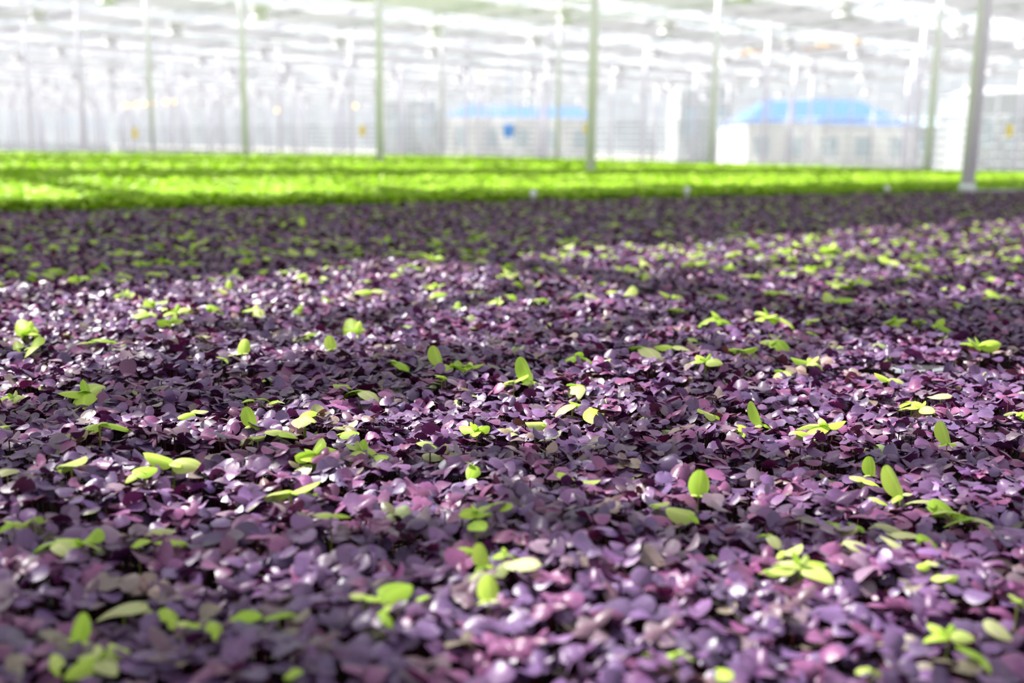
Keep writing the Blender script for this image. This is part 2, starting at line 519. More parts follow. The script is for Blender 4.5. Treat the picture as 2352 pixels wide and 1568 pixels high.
# a few thin places
for (px, py, r) in ((1225, 1020, 0.016), (470, 1060, 0.010), (1700, 1120, 0.010), (300, 1350, 0.014), (1255, 980, 0.012)):
    c, _ = on_plane(px, py, CANOPY)
    PP = PP[(PP[:, 0] - c[0]) ** 2 + (PP[:, 1] - c[1]) ** 2 > r * r]
zz, rr = depth_lat(PP)
H = relief(PP[:, 0], PP[:, 1]) + rng.normal(0, 0.0042, len(PP)) + CANOPY - 0.004
POS = np.column_stack([PP, H])
# the 300 nearest within the frame stand as seedlings of their own
qx = CX + FPX * ((POS - CAM) @ RV) / ((POS - CAM) @ D)
qy = CY - FPX * ((POS - CAM) @ UV) / ((POS - CAM) @ D)
inside = (qx > 15) & (qx < 2337) & (qy < 1556) & (qy > 0)
order = np.argsort(np.where(inside, zz, 1e9))
own = order[:300]
isown = np.zeros(len(POS), bool); isown[own] = True


def purple_leaves(field, pos, zdep, nu, nv, true_frac, es=0.14, tm_n=10, scale=1.0, stems=False, size_mu=0.0142, ru=5, rv=6):
    n = len(pos)
    if not n: return
    cots = variants('cot', nu, nv, tm_n, 3); trs = variants('true', ru, rv, 4, 4)
    az = rng.uniform(0, 2 * PI, n)
    col = purple_cols(n)
    ps = rng.normal(1.0, 0.13, n).clip(0.65, 1.35) * size_mu * scale
    for k in (0, 1):
        a = az + k * PI + rng.normal(0, 0.25, n)
        tilt = rng.normal(0.12, 0.34, n)
        roll = rng.normal(0, 0.36, n)
        pet = rng.uniform(0.0012, 0.0032, n) * scale
        off = np.stack([-np.sin(a) * pet, np.cos(a) * pet, rng.normal(0.001, 0.0012, n)], -1)
        e = rng.normal(0, es, n)
        field.add(cots, pos + off, a, tilt, roll, ps * rng.normal(1, 0.08, n), col * rng.uniform(0.85, 1.15, (n, 1)), e)
    m = rng.random(n) < true_frac
    if m.any():
        for k in (0, 1):
            mm = m & (rng.random(n) < 0.9)
            q = mm.sum(); a = az[mm] + PI / 2 + k * PI + rng.normal(0, 0.3, q)
            off = np.stack([-np.sin(a) * 0.0007, np.cos(a) * 0.0007, np.full(q, 0.0015)], -1)
            field.add(trs, pos[mm] + off, a, rng.uniform(0.1, 0.95, q), rng.normal(0, 0.2, q),
                      ps[mm] * rng.uniform(0.5, 0.98, q), col[mm] * np.array([0.95, 0.72, 0.85]) * 0.8)
    if stems:
        field.stems(pos - np.array([0, 0, 0.042]), pos + np.array([0, 0, 0.001]), 0.0009,
                    np.tile([[0.09, 0.025, 0.03]], (n, 1)))


fld = Field()
m = ~isown
a_ = m & (zz < 1.55); b_ = m & (zz >= 1.55) & (zz < 3.0); c_ = m & (zz >= 3.0)
purple_leaves(fld, POS[a_], zz[a_], 7, 6, 0.42, stems=True)
purple_leaves(fld, POS[b_], zz[b_], 5, 4, 0.3, ru=3, rv=4)
purple_leaves(fld, POS[c_], zz[c_], 3, 3, 0.0, es=0.01, tm_n=8, scale=1.12)
# ------------------------------------------------------------------ lime seedlings: prototypes with their parts


def tube_path(pts, r0, r1, seg=6):
    V = []; Fc = []
    pts = [Vector(p) for p in pts]
    for i, p in enumerate(pts):
        d = (pts[min(i + 1, len(pts) - 1)] - pts[max(i - 1, 0)]).normalized()
        a = d.cross(Vector((0.1, 1, 0.05))).normalized(); b = a.cross(d)
        r = r0 + (r1 - r0) * i / (len(pts) - 1)
        for k in range(seg):
            t = 2 * PI * k / seg
            V.append(p + a * r * math.cos(t) + b * r * math.sin(t))
    for i in range(len(pts) - 1):
        for k in range(seg):
            j = (k + 1) % seg
            Fc.append((i * seg + k, i * seg + j, (i + 1) * seg + j, (i + 1) * seg + k))
    return np.array([tuple(v) for v in V]), np.array(Fc)


def blade(name, tm, off, az, tilt, roll, size, col, mat, vein=None, mottled=0.0, r=rng):
    V, Fc, ST = tm
    R = rot_mats(np.array([az]), np.array([tilt]), np.array([roll]))[0]
    P = V @ R.T * size + np.array(off)
    C = np.tile(np.array(col, float)[None], (len(V), 1))
    C *= (1 + 0.22 * np.exp(-(ST[:, 0] / 0.16) ** 2))[:, None]        # paler midrib
    if mottled:
        C = C * (1 - mottled * np.clip(np.sin(ST[:, 0:1] * 5 + 1.3) * np.sin(ST[:, 1:2] * 7), 0, 1) * np.array([0.4, 0.75, 0.1]))
    me = np_mesh(name, P, Fc, np.clip(C, 0, 1))
    me.materials.append(mat)
    return me


def proto(kind, leaves, stem_h, stem_col, leafmat, stemr=0.0011):
    """returns list of (part name, mesh)"""
    parts = []
    for (tm, off, az, tilt, roll, size, col, mott) in leaves:
        parts.append(('leaf', blade('leaf', tm, off, az, tilt, roll, size, col, leafmat, mottled=mott)))
    V, Fc = tube_path([(0.0, 0.0, -stem_h), (0.001, 0.0008, -stem_h * 0.5), (0, 0, 0.001)], stemr * 1.1, stemr * 0.9)
    me = np_mesh('stem', V, Fc, np.tile([stem_col], (len(V), 1)))
    me.materials.append(leafmat)
    parts.append(('stem', me))
    return parts


lime_protos = {k: [] for k in 'rdsup'}
pr = np.random.default_rng(77)
bigs = variants('big', 11, 11, 12, 21)
for k in range(5):
    for form in 'rdsup':
        L = []
        c = lambda: lime_cols(1, pr)[0]
        T = lambda: bigs[pr.integers(0, len(bigs))]
        if form == 'r':      # open rosette: four broad leaves, two small
            n = 4
            for i in range(n):
                a = i * 2 * PI / n + pr.normal(0, 0.3)
                L.append((T(), (-math.sin(a) * .07, math.cos(a) * .07, 0), a, pr.uniform(0.0, 0.6), pr.normal(0, .35), pr.uniform(.50, .66), c(), 0))
            for i in range(2):
                a = pr.uniform(0, 2 * PI)
                L.append((T(), (0, 0, .03), a, pr.uniform(.7, 1.2), 0, pr.uniform(.2, .32), c(), 0))
        elif form == 'd':    # two drooping leaves and a small upright one
            a0 = pr.uniform(0, 2 * PI)
            for i in (0, 1):
                a = a0 + i * PI + pr.normal(0, .4)
                L.append((T(), (-math.sin(a) * .06, math.cos(a) * .06, .02), a, pr.uniform(-.05, .55), pr.normal(0, .35), pr.uniform(.55, .72), c(), 0))
            L.append((T(), (0, 0, .03), a0 + PI / 2 + pr.normal(0, .5), pr.uniform(.3, 1.1), 0, pr.uniform(.28, .42), c(), 0))
        elif form == 's':    # one broad leaf with a bit of a second
            a = pr.uniform(0, 2 * PI)
            L.append((T(), (math.sin(a) * .40, -math.cos(a) * .40, .02), a, pr.uniform(.1, .5), pr.normal(0, .35), pr.uniform(.82, .98), c(), 0))
            L.append((T(), (math.sin(a) * .38, -math.cos(a) * .38, 0), a + PI + pr.normal(0, .5), pr.uniform(-.2, .2), pr.normal(0, .3), pr.uniform(.3, .45), c(), 0))
        elif form == 'u':    # one leaf standing nearly upright, a low pair at its foot
            L.append((leaf_template(11, 11, .82, 1.0, .12, .45, .15, .15, .05, .02, pos_w=.78), (0, 0, 0), pr.uniform(-.6, .6), pr.uniform(.85, 1.3), pr.normal(0, .15), pr.uniform(1.1, 1.3), c(), 0))
            for i in (0, 1):
                a = i * PI + PI / 2 + pr.normal(0, .4)
                L.append((T(), (-math.sin(a) * .08, math.cos(a) * .08, 0), a, pr.uniform(-.1, .3), 0, pr.uniform(.38, .55), c(), 0))
        else:                # pale, yellowing leaf
            a = pr.uniform(0, 2 * PI)
            L.append((T(), (math.sin(a) * .4, -math.cos(a) * .4, .02), a, pr.uniform(.2, .6), pr.normal(0, .2), pr.uniform(.85, 1.0), (0.62, 0.64, 0.30), 0.3))
            L.append((T(), (math.sin(a) * .36, -math.cos(a) * .36, 0), a + PI * .8, pr.uniform(-.1, .3), 0, pr.uniform(.3, .45), (0.5, 0.52, 0.25), 0.3))
        lime_protos[form].append(proto(form, L, 1.3, (0.40, 0.42, 0.12), M_LIME, stemr=0.035))

# one-mesh versions of the lime seedlings, for those too small to show their parts


def joined(parts, name, skip_stem=True):
    V = []; Fc = []; C = []; n = 0
    for pn, me in parts:
        if pn == 'stem' and skip_stem: continue
        k = len(me.vertices)
        v = np.empty(k * 3, np.float32); me.vertices.foreach_get('co', v)
        f = np.empty(len(me.loops), np.int32); me.loops.foreach_get('vertex_index', f)
        c = np.empty(k * 4, np.float32); me.attributes['leafcol'].data.foreach_get('color', c)
        V.append(v.reshape(-1, 3)); Fc.append(f.reshape(-1, 4) + n); C.append(c.reshape(-1, 4)[:, :3]); n += k
    me = np_mesh(name, np.concatenate(V), np.concatenate(Fc), np.concatenate(C))
    me.materials.append(M_LIME)
    return me


lime_joined = {f: [joined(p, 'lime_seedling') for p in ps] for f, ps in lime_protos.items()}


def zone(px, py):
    col = ('far left', 'left of centre', 'middle', 'right of centre', 'far right')[min(4, max(0, int(px / 470.4)))]
    for lim, nm in ((560, 'hazy back strip'), (640, 'back half'), (720, 'lit strip behind the middle'), (800, 'middle distance'),
                    (880, 'sharp strip, behind'), (960, 'sharpest strip'), (1050, 'sharp strip, in front'), (1160, 'front half'),
                    (1280, 'soft strip in front'), (1420, 'blurred foreground'), (9999, 'blurred front edge')):
        if py < lim:
            return col, nm
    return col, nm


FORM_TXT = {'r': 'open rosette', 'd': 'pair of drooping leaves', 's': 'one broad leaf',
            'u': 'one upright leaf', 'p': 'pale yellowing leaf'}
# hand-written descriptions for seedlings anyone could pick out: keyed by picked pixel
NOTABLE = {
    (1840, 1305): 'largest bright lime rosette in the right foreground, four broad sunlit leaves spread flat',
    (1009, 832): 'tall oval lime leaf standing upright in the centre of the bed, behind smaller lime leaves',
    (700, 972): 'big arched lime seedling left of centre, its broad leaf folded down like a roof',
    (645, 1003): 'trailing lime leaf at the foot of the big arched one, left of centre',
    (282, 1366): 'pale cream-green heart-shaped leaf held up on a thin stem, left foreground',
    (910, 1378): 'plump blurred lime leaf in shade, upper right of a trio in front of the centre',
    (838, 1390): 'two-lobed blurred lime leaf in shade, upper left of a trio in front of the centre',
    (880, 1436): 'lowest lime leaf of the shaded blurred trio in front of the centre',
    (225, 1490): 'large blurred lime clump at the bottom left corner of the bed',
    (1122, 1402): 'blurred upright lime leaf alone in shade at the front centre',
    (1604, 1136): 'single upright lime leaf between purple leaves, right of the front centre',
    (2070, 1118): 'rounded glossy lime leaf standing up at the head of the long lime cluster, right',
    (2138, 1138): 'middle lime leaf of the long sunlit cluster running to the right edge',
    (2235, 1178): 'outermost lime leaf at the right end of the long sunlit cluster',
    (1972, 1249): 'pale shield-shaped yellow-green leaf, right foreground, below the long lime cluster',
    (2232, 1506): 'bright round lime leaf at the lower right corner of the bed',
    (2000, 1535): 'bright oval lime leaf at the bottom edge, right of centre',
    (190, 1258): 'long sunlit lime cluster of ragged leaves, left foreground',
    (200, 900): 'wide lime rosette with pointed leaves in the shade band, left',
    (1365, 940): 'lime leaf curling over to the right, lower of two at the centre right',
    (1315, 925): 'arched lime leaf, upper of two curled ones at the centre right',
    (1095, 978): 'rounded upright lime seedling just below the centre of the bed',
    (1748, 953): 'upright pointed lime leaf, right of centre in the sharp strip',
    (832, 1025): 'sunlit lime rosette beside purple leaves, left of centre in the sharp strip',
    (398, 1083): 'two long lime leaves like open wings, left in front of the sharp strip',
    (668, 1135): 'pair of curled lime leaves above a dark shade band, left of the front centre',
    (2250, 800): 'lime seedling growing out of the dark seam at the right edge',
    (1217, 865): 'tall twisted lime leaf between the centre and the curled pair',
    (230, 1003): 'drooping sunlit lime pair at the left, in the sharp strip',
    (237, 785): 'glossy rounded lime leaf catching sun, left in the middle distance',
    (2176, 1010): 'plump upright lime leaf standing alone near the right edge',
}
lime_spots_all = lime_spots
size_px = np.array([a[2] * FPX / max(a[6], .3) if (-10 < a[4] < 2362 and 0 < a[5] < 1575) else 0 for a in lime_spots])
npick = len(LIME_PICKS)
rank = np.argsort(-size_px)
chosen = list(range(npick)) + [i for i in rank if i >= npick][:300 - npick]
chosen_set = set(chosen)
for idx in chosen:
    x, y, w, form, px, py, z = lime_spots[idx]
    k = random.randrange(5)
    h = CANOPY + float(relief(x, y)) + (0.006 if form in 'rdp' else 0.005)
    key = (px, py)
    if key in NOTABLE:
        lab, grp = NOTABLE[key], None
    else:
        c, s = zone(px, py)
        if idx < npick:
            lab = 'lime seedling, %s, %s, %s' % (FORM_TXT[form], c, s)
            grp = 'lime seedlings with %s, %s, %s' % (FORM_TXT[form], c, s)
        else:
            lab = 'small blurred lime seedling, %s, %s' % (c, s)
            grp = 'small lime seedlings, %s, %s' % (c, s)
    rz = math.atan2(F0[1], F0[0]) - PI / 2 + random.uniform(-.5, .5) if form in 'u' else random.uniform(0, 2 * PI)
    if z < 1.75:
        root = empty('lime_seedling', (x, y, h), rz)
        root.scale = (w * 1.12,) * 3
        for pn, me in lime_protos[form][k]:
            o = bpy.data.objects.new(pn, me); COL.objects.link(o); o.parent = root
    else:
        root = bpy.data.objects.new('lime_seedling', lime_joined[form][k]); COL.objects.link(root)
        root.location = (x, y, h); root.rotation_euler = (0, 0, rz); root.scale = (w, w, w)
    tag(root, lab, 'seedling', grp)

# the rest of the lime seedlings, far back or out of frame, as one mass
lf = Field()
lowbig = variants('big', 4, 4, 8, 31)
rest = [lime_spots[i] for i in range(len(lime_spots)) if i not in chosen_set]
if rest:
    rp = np.array([(a[0], a[1], CANOPY + float(relief(a[0], a[1])) + 0.004) for a in rest]); rw = np.array([a[2] for a in rest])
    n = len(rp); a0 = rng.uniform(0, 2 * PI, n)
    for k in range(3):
        lf.add(lowbig, rp, a0 + k * 2.1 + rng.normal(0, .3, n), rng.uniform(0.05, .7, n), rng.normal(0, .3, n), rw * rng.uniform(.38, .54, n), lime_cols(n) * 1.12)
    lm = lf.mesh('distant_lime_seedlings')
    o = mesh_object('distant_lime_seedlings', lm, M_LIME)
    tag(o, 'scattering of tiny blurred lime seedlings at the back of the purple bed', 'seedlings', kind='stuff')

pm = fld.mesh('purple_seedling_carpet')
o = mesh_object('purple_seedling_carpet', pm, M_PURPLE)
tag(o, 'dense carpet of small purple-leaved seedlings filling the near bed', 'seedlings', kind='stuff')

# ------------------------------------------------------------------ purple seedlings of their own
cotH = variants('cot', 11, 9, 12, 3); trH = variants('true', 9, 10, 5, 4)
pprotos = []
for k in range(14):
    r2 = np.random.default_rng(500 + k)
    col = (np.array([[0.168, 0.078, 0.200], [0.130, 0.068, 0.178], [0.235, 0.076, 0.196], [0.150, 0.078, 0.190], [0.120, 0.070, 0.165]])[k % 5]
           if k < 12 else np.array([[0.21, 0.14, 0.18], [0.25, 0.20, 0.16]])[k - 12]) * r2.uniform(.72, 1.1)
    sz = 0.0142 * r2.uniform(.85, 1.15)
    a0 = 0
    parts = []
    for i in (0, 1):
        a = i * PI + r2.normal(0, .25)
        me = blade('leaf', cotH[r2.integers(0, 12)], (-math.sin(a) * .0022, math.cos(a) * .0022, .001), a, r2.normal(.12, .32), r2.normal(0, .35), sz,
                   col * r2.uniform(.85, 1.15), M_PURPLE)
        parts.append(('leaf', me))
    if k % 2 == 0:
        for i in (0, 1):
            a = PI / 2 + i * PI + r2.normal(0, .3)
            me = blade('young_leaf', trH[r2.integers(0, 5)], (0, 0, .0015), a, r2.uniform(.2, 1.2), r2.normal(0, .2), sz * r2.uniform(.55, .95),
                       col * np.array([.95, .72, .85]) * .8, M_PURPLE)
            parts.append(('young_leaf', me))
    V, Fc = tube_path([(0.002, 0, -.042), (0.0006, .0006, -.02), (0, 0, .001)], .0011, .0009)
    me = np_mesh('stem', V, Fc, np.tile([(0.11, .03, .035)], (len(V), 1))); me.materials.append(M_PURPLE)
    parts.append(('stem', me))
    pprotos.append(parts)
strips = ('far left', 'left', 'left of centre', 'right of centre', 'right', 'far right')
for n_, i in enumerate(own):
    x, y, z = POS[i]
    k = random.randrange(14)
    root = empty('purple_seedling', (x, y, z), random.uniform(0, 2 * PI))
    s = random.uniform(.9, 1.12); root.scale = (s, s, s)
    for pn, me in pprotos[k]:
        o = bpy.data.objects.new(pn, me); COL.objects.link(o); o.parent = root
    st = strips[min(5, max(0, int(qx[i] / 392)))]
    row = 'at the front edge' if qy[i] > 1460 else ('behind the front edge' if qy[i] > 1370 else 'second band from the front')
    full = 'with crinkled leaves' if k % 2 == 0 else 'with two round leaves'
    tag(root, 'purple seedling %s, %s, %s' % (full, row, st), 'seedling',
        'purple seedlings %s, %s, %s' % (full, row, st))

# ------------------------------------------------------------------ beds, soil, green crop


def grid_sheet(x0, x1, y0, y1, nx, ny, zf, name, mat, clip):
    X, Y = np.meshgrid(np.linspace(x0, x1, nx), np.linspace(y0, y1, ny))
    if clip > 0: Y = y0 + (Y - y0) / (y1 - y0) * (edge_y(X) - .04 - y0)
    if clip < 0: Y = edge_y(X) + .04 + (Y - y0) / (y1 - y0) * (y1 - edge_y(X) - .04)
    Z = zf(X, Y)
    V = np.stack([X, Y, Z], -1).reshape(-1, 3)
    i, j = np.meshgrid(np.arange(nx - 1), np.arange(ny - 1))
    a = (j * nx + i).ravel()
    Fc = np.stack([a, a + 1, a + nx + 1, a + nx], -1)
    me = np_mesh(name, V, Fc, np.tile([[.02, .01, .01]], (len(V), 1)))
    return mesh_object(name, me, mat)


def table(name, x0, x1, y0, y1, ztop, label, skew):
    t = empty(name, ((x0 + x1) / 2, (y0 + y1) / 2, 0))
    tag(t, label, 'growing table')
    hx, hy = (x1 - x0) / 2, (y1 - y0) / 2

    def sk(b):      # the edge shared by the two beds runs slightly askew
        for i, v in enumerate(b.v):
            if (v[1] > 0) == (skew > 0):
                b.v[i] = (v[0], v[1] + edge_y(v[0] + (x0 + x1) / 2) - (y1 if skew > 0 else y0) - .02 * skew, v[2])
        return b
    b = MB(); b.box((-hx, -hy, ztop - .05), (hx, hy, ztop)); sk(b).build('tabletop', M_ALU, t)
    b = MB()
    b.box((-hx, -hy - .02, ztop - .06), (hx, -hy, ztop + .045)); b.box((-hx, hy, ztop - .06), (hx, hy + .02, ztop + .045))
    b.box((-hx - .02, -hy, ztop - .06), (-hx, hy, ztop + .045)); b.box((hx, -hy, ztop - .06), (hx + .02, hy, ztop + .045))
    sk(b).build('rim', M_WHITE, t)
    for sx in (-1, -.33, .33, 1):
        for sy in (-1, 1):
            b = MB(); b.box((sx * (hx - .2) - .03, sy * (hy - .2) - .03, 0), (sx * (hx - .2) + .03, sy * (hy - .2) + .03, ztop - .05))
            sk(b).build('leg', M_ALU, t)
    return t


ZT = CANOPY - 0.075
table('growing_table', PX0, PX1, PY0, PY1, ZT, 'long raised growing table under the purple seedlings', 1)
table('growing_table', GX0, GX1, GY0, GY1, ZT, 'broad raised growing table under the bright green crop', -1)
soil = grid_sheet(PX0 + .01, PX1 - .01, PY0 + .01, PY1 - .01, 240, 110, lambda X, Y: CANOPY - .046 + .003 * np.sin(X * 40) * np.sin(Y * 37), 'dark_peat', M_SOIL, 1)
tag(soil, 'dark wet peat glimpsed between the purple seedlings and in the seam', 'soil', kind='stuff')
gsoil = grid_sheet(GX0 + .01, GX1 - .01, GY0 + .03, GY1 - .02, 420, 360,
                   lambda X, Y: GCAN - .020 + .008 * np.sin(X * 31 + 2 * np.sin(Y * 7)) * np.sin(Y * 29), 'green_undergrowth', M_FSOIL, -1)
tag(gsoil, 'deeper green leaf layer under the bright crop of the far bed', 'undergrowth', kind='stuff')

gf = Field()
g1 = variants('big', 3, 4, 8, 41)


def field_cols(n):
    base = np.array([[0.43, 0.66, 0.02], [0.35, 0.57, 0.012], [0.60, 0.78, 0.12]])
    return base[rng.integers(0, 3, n)] * rng.uniform(.82, 1.15, (n, 1))


def gview(P): return in_view(P, 0.5, 0.60)


for (y0, y1, dens, sz, lay) in ((GY0, 5.6, 2400, .027, 1), (5.6, 8.5, 850, .045, 1), (8.5, GY1 - .05, 330, .072, 1)):
    P = sample(dens, GX0 + .05, GX1 - .05, y0, y1); P = P[gview(P)]
    P = P[P[:, 1] > edge_y(P[:, 0]) + .05]
    n = len(P)
    h = GCAN + rng.normal(-.004, .009, n) + .010 * np.sin(P[:, 0] * 14 + P[:, 1] * 3) * np.sin(P[:, 1] * 12)
    for k in (0, 1):
        gf.add(g1, np.column_stack([P, h]), rng.uniform(0, 2 * PI, n), rng.uniform(-.1, .75, n), rng.normal(0, .35, n), sz * rng.uniform(.75, 1.2, n), field_cols(n))
# leaves on the front face of the stand
P = np.column_stack([rng.uniform(GX0, 13.5, 42000), rng.uniform(.02, .07, 42000)])
P[:, 1] += edge_y(P[:, 0])
P = P[gview(P)]; n = len(P)
gf.add(g1, np.column_stack([P, rng.uniform(CANOPY - .05, GCAN, n)]), rng.normal(PI, .9, n), rng.uniform(-.4, .6, n), rng.normal(0, .4, n), .027 * rng.uniform(.7, 1.2, n), field_cols(n))
o = mesh_object('green_crop', gf.mesh('green_crop'), M_FIELD)
tag(o, 'bright lime-green leafy crop spread across the far bed', 'crop', kind='stuff')

# seam puddle and wet glints
wc, _ = on_plane(2095, 842, CANOPY - .010)
b = MB(); prof = []
n0 = len(b.v)
for k in range(20):
    t = 2 * PI * k / 20
    rr_ = 1 + .22 * math.sin(3 * t + 1) + .12 * math.sin(5 * t)
    b.v.append((0.040 * rr_ * math.cos(t) * R0[0] + .020 * rr_ * math.sin(t) * F0[0], 0.040 * rr_ * math.cos(t) * R0[1] + .020 * rr_ * math.sin(t) * F0[1], 0))
b.f.append(tuple(range(20)))
for k in range(20):
    v = b.v[k]; b.v.append((v[0] * 1.05, v[1] * 1.05, -.004))
for k in range(20):
    j = (k + 1) % 20
    b.f.append((k, 20 + k, 20 + j, j))
pud = b.build('water_puddle', M_WATER, None, (wc[0], wc[1], CANOPY - .010))
tag(pud, 'small puddle shining white in the dark seam, right side', 'puddle')

# white peg heads between the beds
for (px, py, lab) in ((1578, 437, 'small white peg head between the beds, middle of three'), (2037, 433, 'small white peg head between the beds, left of the nearest post'),
                      (1225, 445, 'small white peg head between the beds, left of the other two')):
    d = D + RV * (px - CX) / FPX - UV * (py - CY) / FPX
    Yt = 4.0
    for _ in range(20):
        t = Yt / d[1]; P = CAM + d * t
        Yt = float(edge_y(P[0])) - .04
    if P[2] < CANOPY + .035: P[2] = CANOPY + .035
    root = empty('marker_peg', (P[0], Yt, ZT)); tag(root, lab, 'peg')
    hh = P[2] - ZT
    b = MB(); b.tube((0, 0, -.0), (0, 0, hh - .02), .006, seg=8); b.build('stake', M_KNOB, root)
    b = MB(); b.lathe([(0.001, -.022), (.013, -.016), (.020, 0), (.013, .016), (.001, .022)], (0, 0, hh)); b.build('peg_head', M_KNOB, root, smooth=True)
# pale rail behind the nearest post
b = MB(); b.box((7.66, -.055, ZT - .05), (11.5, .035, CANOPY + .012))
b.v = [(v[0], v[1] + edge_y(v[0]), v[2]) for v in b.v]
o = b.build('bench_rail', M_WHITE); tag(o, 'pale rail between the beds, running right from the nearest post', 'rail')

# ------------------------------------------------------------------ greenhouse frame
EAVE = 4.60
BAY = 6.84; ROW0 = 7.50; PITCHY = 4.0; Y00 = 3.70
WALLX = 38.2; ENDY = 112.0
rows = [ROW0 + BAY * i for i in range(-2, 5)]
ORD = ['nearest', 'second', 'third', 'fourth', 'fifth', 'sixth', 'seventh', 'eighth']
post_me = None


def make_post():
    b = MB(); b.tube((0, 0, .06), (0, 0, EAVE - .12), .049, seg=20); shaft = b.mesh('shaft'); shaft.shade_smooth(); shaft.materials.append(M_POST)
    b = MB(); b.box((-.11, -.11, 0), (.11, .11, .02)); b.tube((0, 0, .02), (0, 0, .12), .06, seg=16)
    foot = b.mesh('base_plate'); foot.materials.append(M_ALU)
    b = MB(); b.box((-.14, -.06, EAVE - .14), (.14, .06, EAVE - .10)); b.bar((-.13, 0, EAVE - .12), (-.03, 0, EAVE - .40), .03); b.bar((.13, 0, EAVE - .12), (.03, 0, EAVE - .40), .03)
    head = b.mesh('bracket'); head.materials.append(M_POST)
    # collar standing on the bed where the post passes through
    b = MB(); b.lathe([(.049, CANOPY - .02), (.064, CANOPY - .02), (.060, CANOPY + .05), (.046, CANOPY + .07)], seg=20)
    col_ = b.mesh('collar'); col_.shade_smooth(); col_.materials.append(M_ALU)
    return [('shaft', shaft), ('base_plate', foot), ('bracket', head), ('collar', col_)]


pparts = make_post()
for ri, X in enumerate(rows):
    r = ri - 2
    for j in range(-1, 28):
        Y = Y00 + PITCHY * j
        P = np.array([X, Y, 2.2]); px, py, z = project(P)
        vis = (z > 1) and (-80 < px < 2440)
        near_roof = (r < 0 and j in (-1, 0, 1, 2)) or (r == 0 and j < 3)
        if not (vis or near_roof): continue
        if r < 0: continue
        t = empty('steel_post', (X, Y, 0))
        for pn, me in pparts:
            if pn == 'collar' and not (Y < GY1 and X < GX1): continue
            pass
            o = bpy.data.objects.new(pn, me); COL.objects.link(o); o.parent = t
        if r == 0 and 0 <= j < 8:
            lab = ['thickest grey steel post, right side, rising at the edge of the purple bed',
                   'second post of the front row, grey steel, standing in the green crop right of centre',
                   'third post of the front row, grey steel, left of centre in the green crop',
                   'fourth post of the front row, grey steel, between the third and fifth',
                   'fifth post of the front row, grey steel, beside the string of warm lamps',
                   'sixth post of the front row, slim grey steel, left of the warm lamps',
                   'seventh post of the front row, slim grey steel near the left edge',
                   'eighth and leftmost post of the front row, faint grey steel at the left edge'][j]
            tag(t, lab, 'post', 'front row of posts')
        elif r == 1 and 0 <= j < 5:
            pxs = int(px)
            tag(t, '%s post of the second row, slim grey steel, counted from the right' % ORD[j].replace('nearest', 'first'), 'post', 'second row of posts')
        else:
            rn = ['front', 'second', 'third', 'fourth', 'fifth'][r]
            sub = 'far off' if z < 60 else 'barely visible at the far end'
            if r == 0 and not vis:
                tag(t, 'steel post of the front row just outside the bed', 'post', 'front row of posts')
            else:
                tag(t, 'thin pale post of the %s row, blurred, %s' % (rn, sub), 'post', '%s posts of the %s row' % (sub, rn))

# roof: gabled glass over each half bay, bars, ridges, gutters
HB = BAY / 2
x_start = ROW0 - 2 * BAY
ngab = int(math.ceil((WALLX - x_start) / HB))
RIDGE = EAVE + 0.80
YS, YE = -5.0, ENDY
for gi in range(ngab):
    xa = x_start + gi * HB; xb = min(xa + HB, WALLX + .2); xm = xa + HB / 2
    ylim = YE
    root = empty('ceiling', (xa, 0, EAVE)); root['kind'] = 'structure'
    b = MB()
    b.v += [(0, YS, .02), (HB / 2, YS, RIDGE - EAVE), (HB, YS, .02), (0, ylim, .02), (HB / 2, ylim, RIDGE - EAVE), (HB, ylim, .02)]
    b.f += [(0, 1, 4, 3), (1, 2, 5, 4)]
    b.build('roof_glass', M_GLASS, root)
    b = MB()
    y = YS
    while y < ylim:
        w = .035 if y < 40 else .06
        b.bar((0.02, y, .03), (HB / 2, y, RIDGE - EAVE + .01), w, .045)
        b.bar((HB - .02, y, .03), (HB / 2, y, RIDGE - EAVE + .01), w, .045)
        y += .667 if y < 30 else 1.333
    b.build('glazing_bars', M_WHITE, root)
    b = MB(); b.box((HB / 2 - .04, YS, RIDGE - EAVE - .02), (HB / 2 + .04, ylim, RIDGE - EAVE + .05)); b.build('ridge', M_WHITE, root)
for gi in range(ngab + 1):
    xa = min(x_start + gi * HB, WALLX)
    b = MB()
    b.box((-.09, YS, EAVE - .08), (.09, YE, EAVE - .05)); b.box((-.10, YS, EAVE - .08), (-.08, YE, EAVE + .06)); b.box((.08, YS, EAVE - .08), (.10, YE, EAVE + .06))
    o = b.build('roof_gutter', M_WHITE, None, (xa, 0, 0))
    tag(o, 'long white gutter beam under the glass roof, running away between the gables', 'gutter', 'roof gutters')

# trusses across every bay
b = MB()
b.box((.05, -.03, EAVE - .14), (BAY - .05, .03, EAVE - .09)); b.box((.05, -.025, EAVE - .60), (BAY - .05, .025, EAVE - .56))
top_me = b.mesh('chords'); top_me.materials.append(M_WHITE)
b = MB(); nseg = 12
for k in range(nseg):
    xa = .05 + (BAY - .1) * k / nseg; xb = .05 + (BAY - .1) * (k + 1) / nseg
    za, zb = (EAVE - .58, EAVE - .12) if k % 2 == 0 else (EAVE - .12, EAVE - .58)
    b.bar((xa, 0, za), (xb, 0, zb), .022)
web_me = b.mesh('web'); web_me.materials.append(M_WHITE)


def vis_point(x, y, z, pad=250):
    px, py, d = project((x, y, z))
    return d > 0.5 and -pad < px < 2352 + pad and py > -500


def vis_seg(x0, x1, y, z):
    return any(vis_point(x0 + (x1 - x0) * k / 6, y, z) for k in range(7))


SUN_DIR = np.array([-0.24, 0.70, 0.98]); SUN_DIR /= np.linalg.norm(SUN_DIR)   # towards the sun


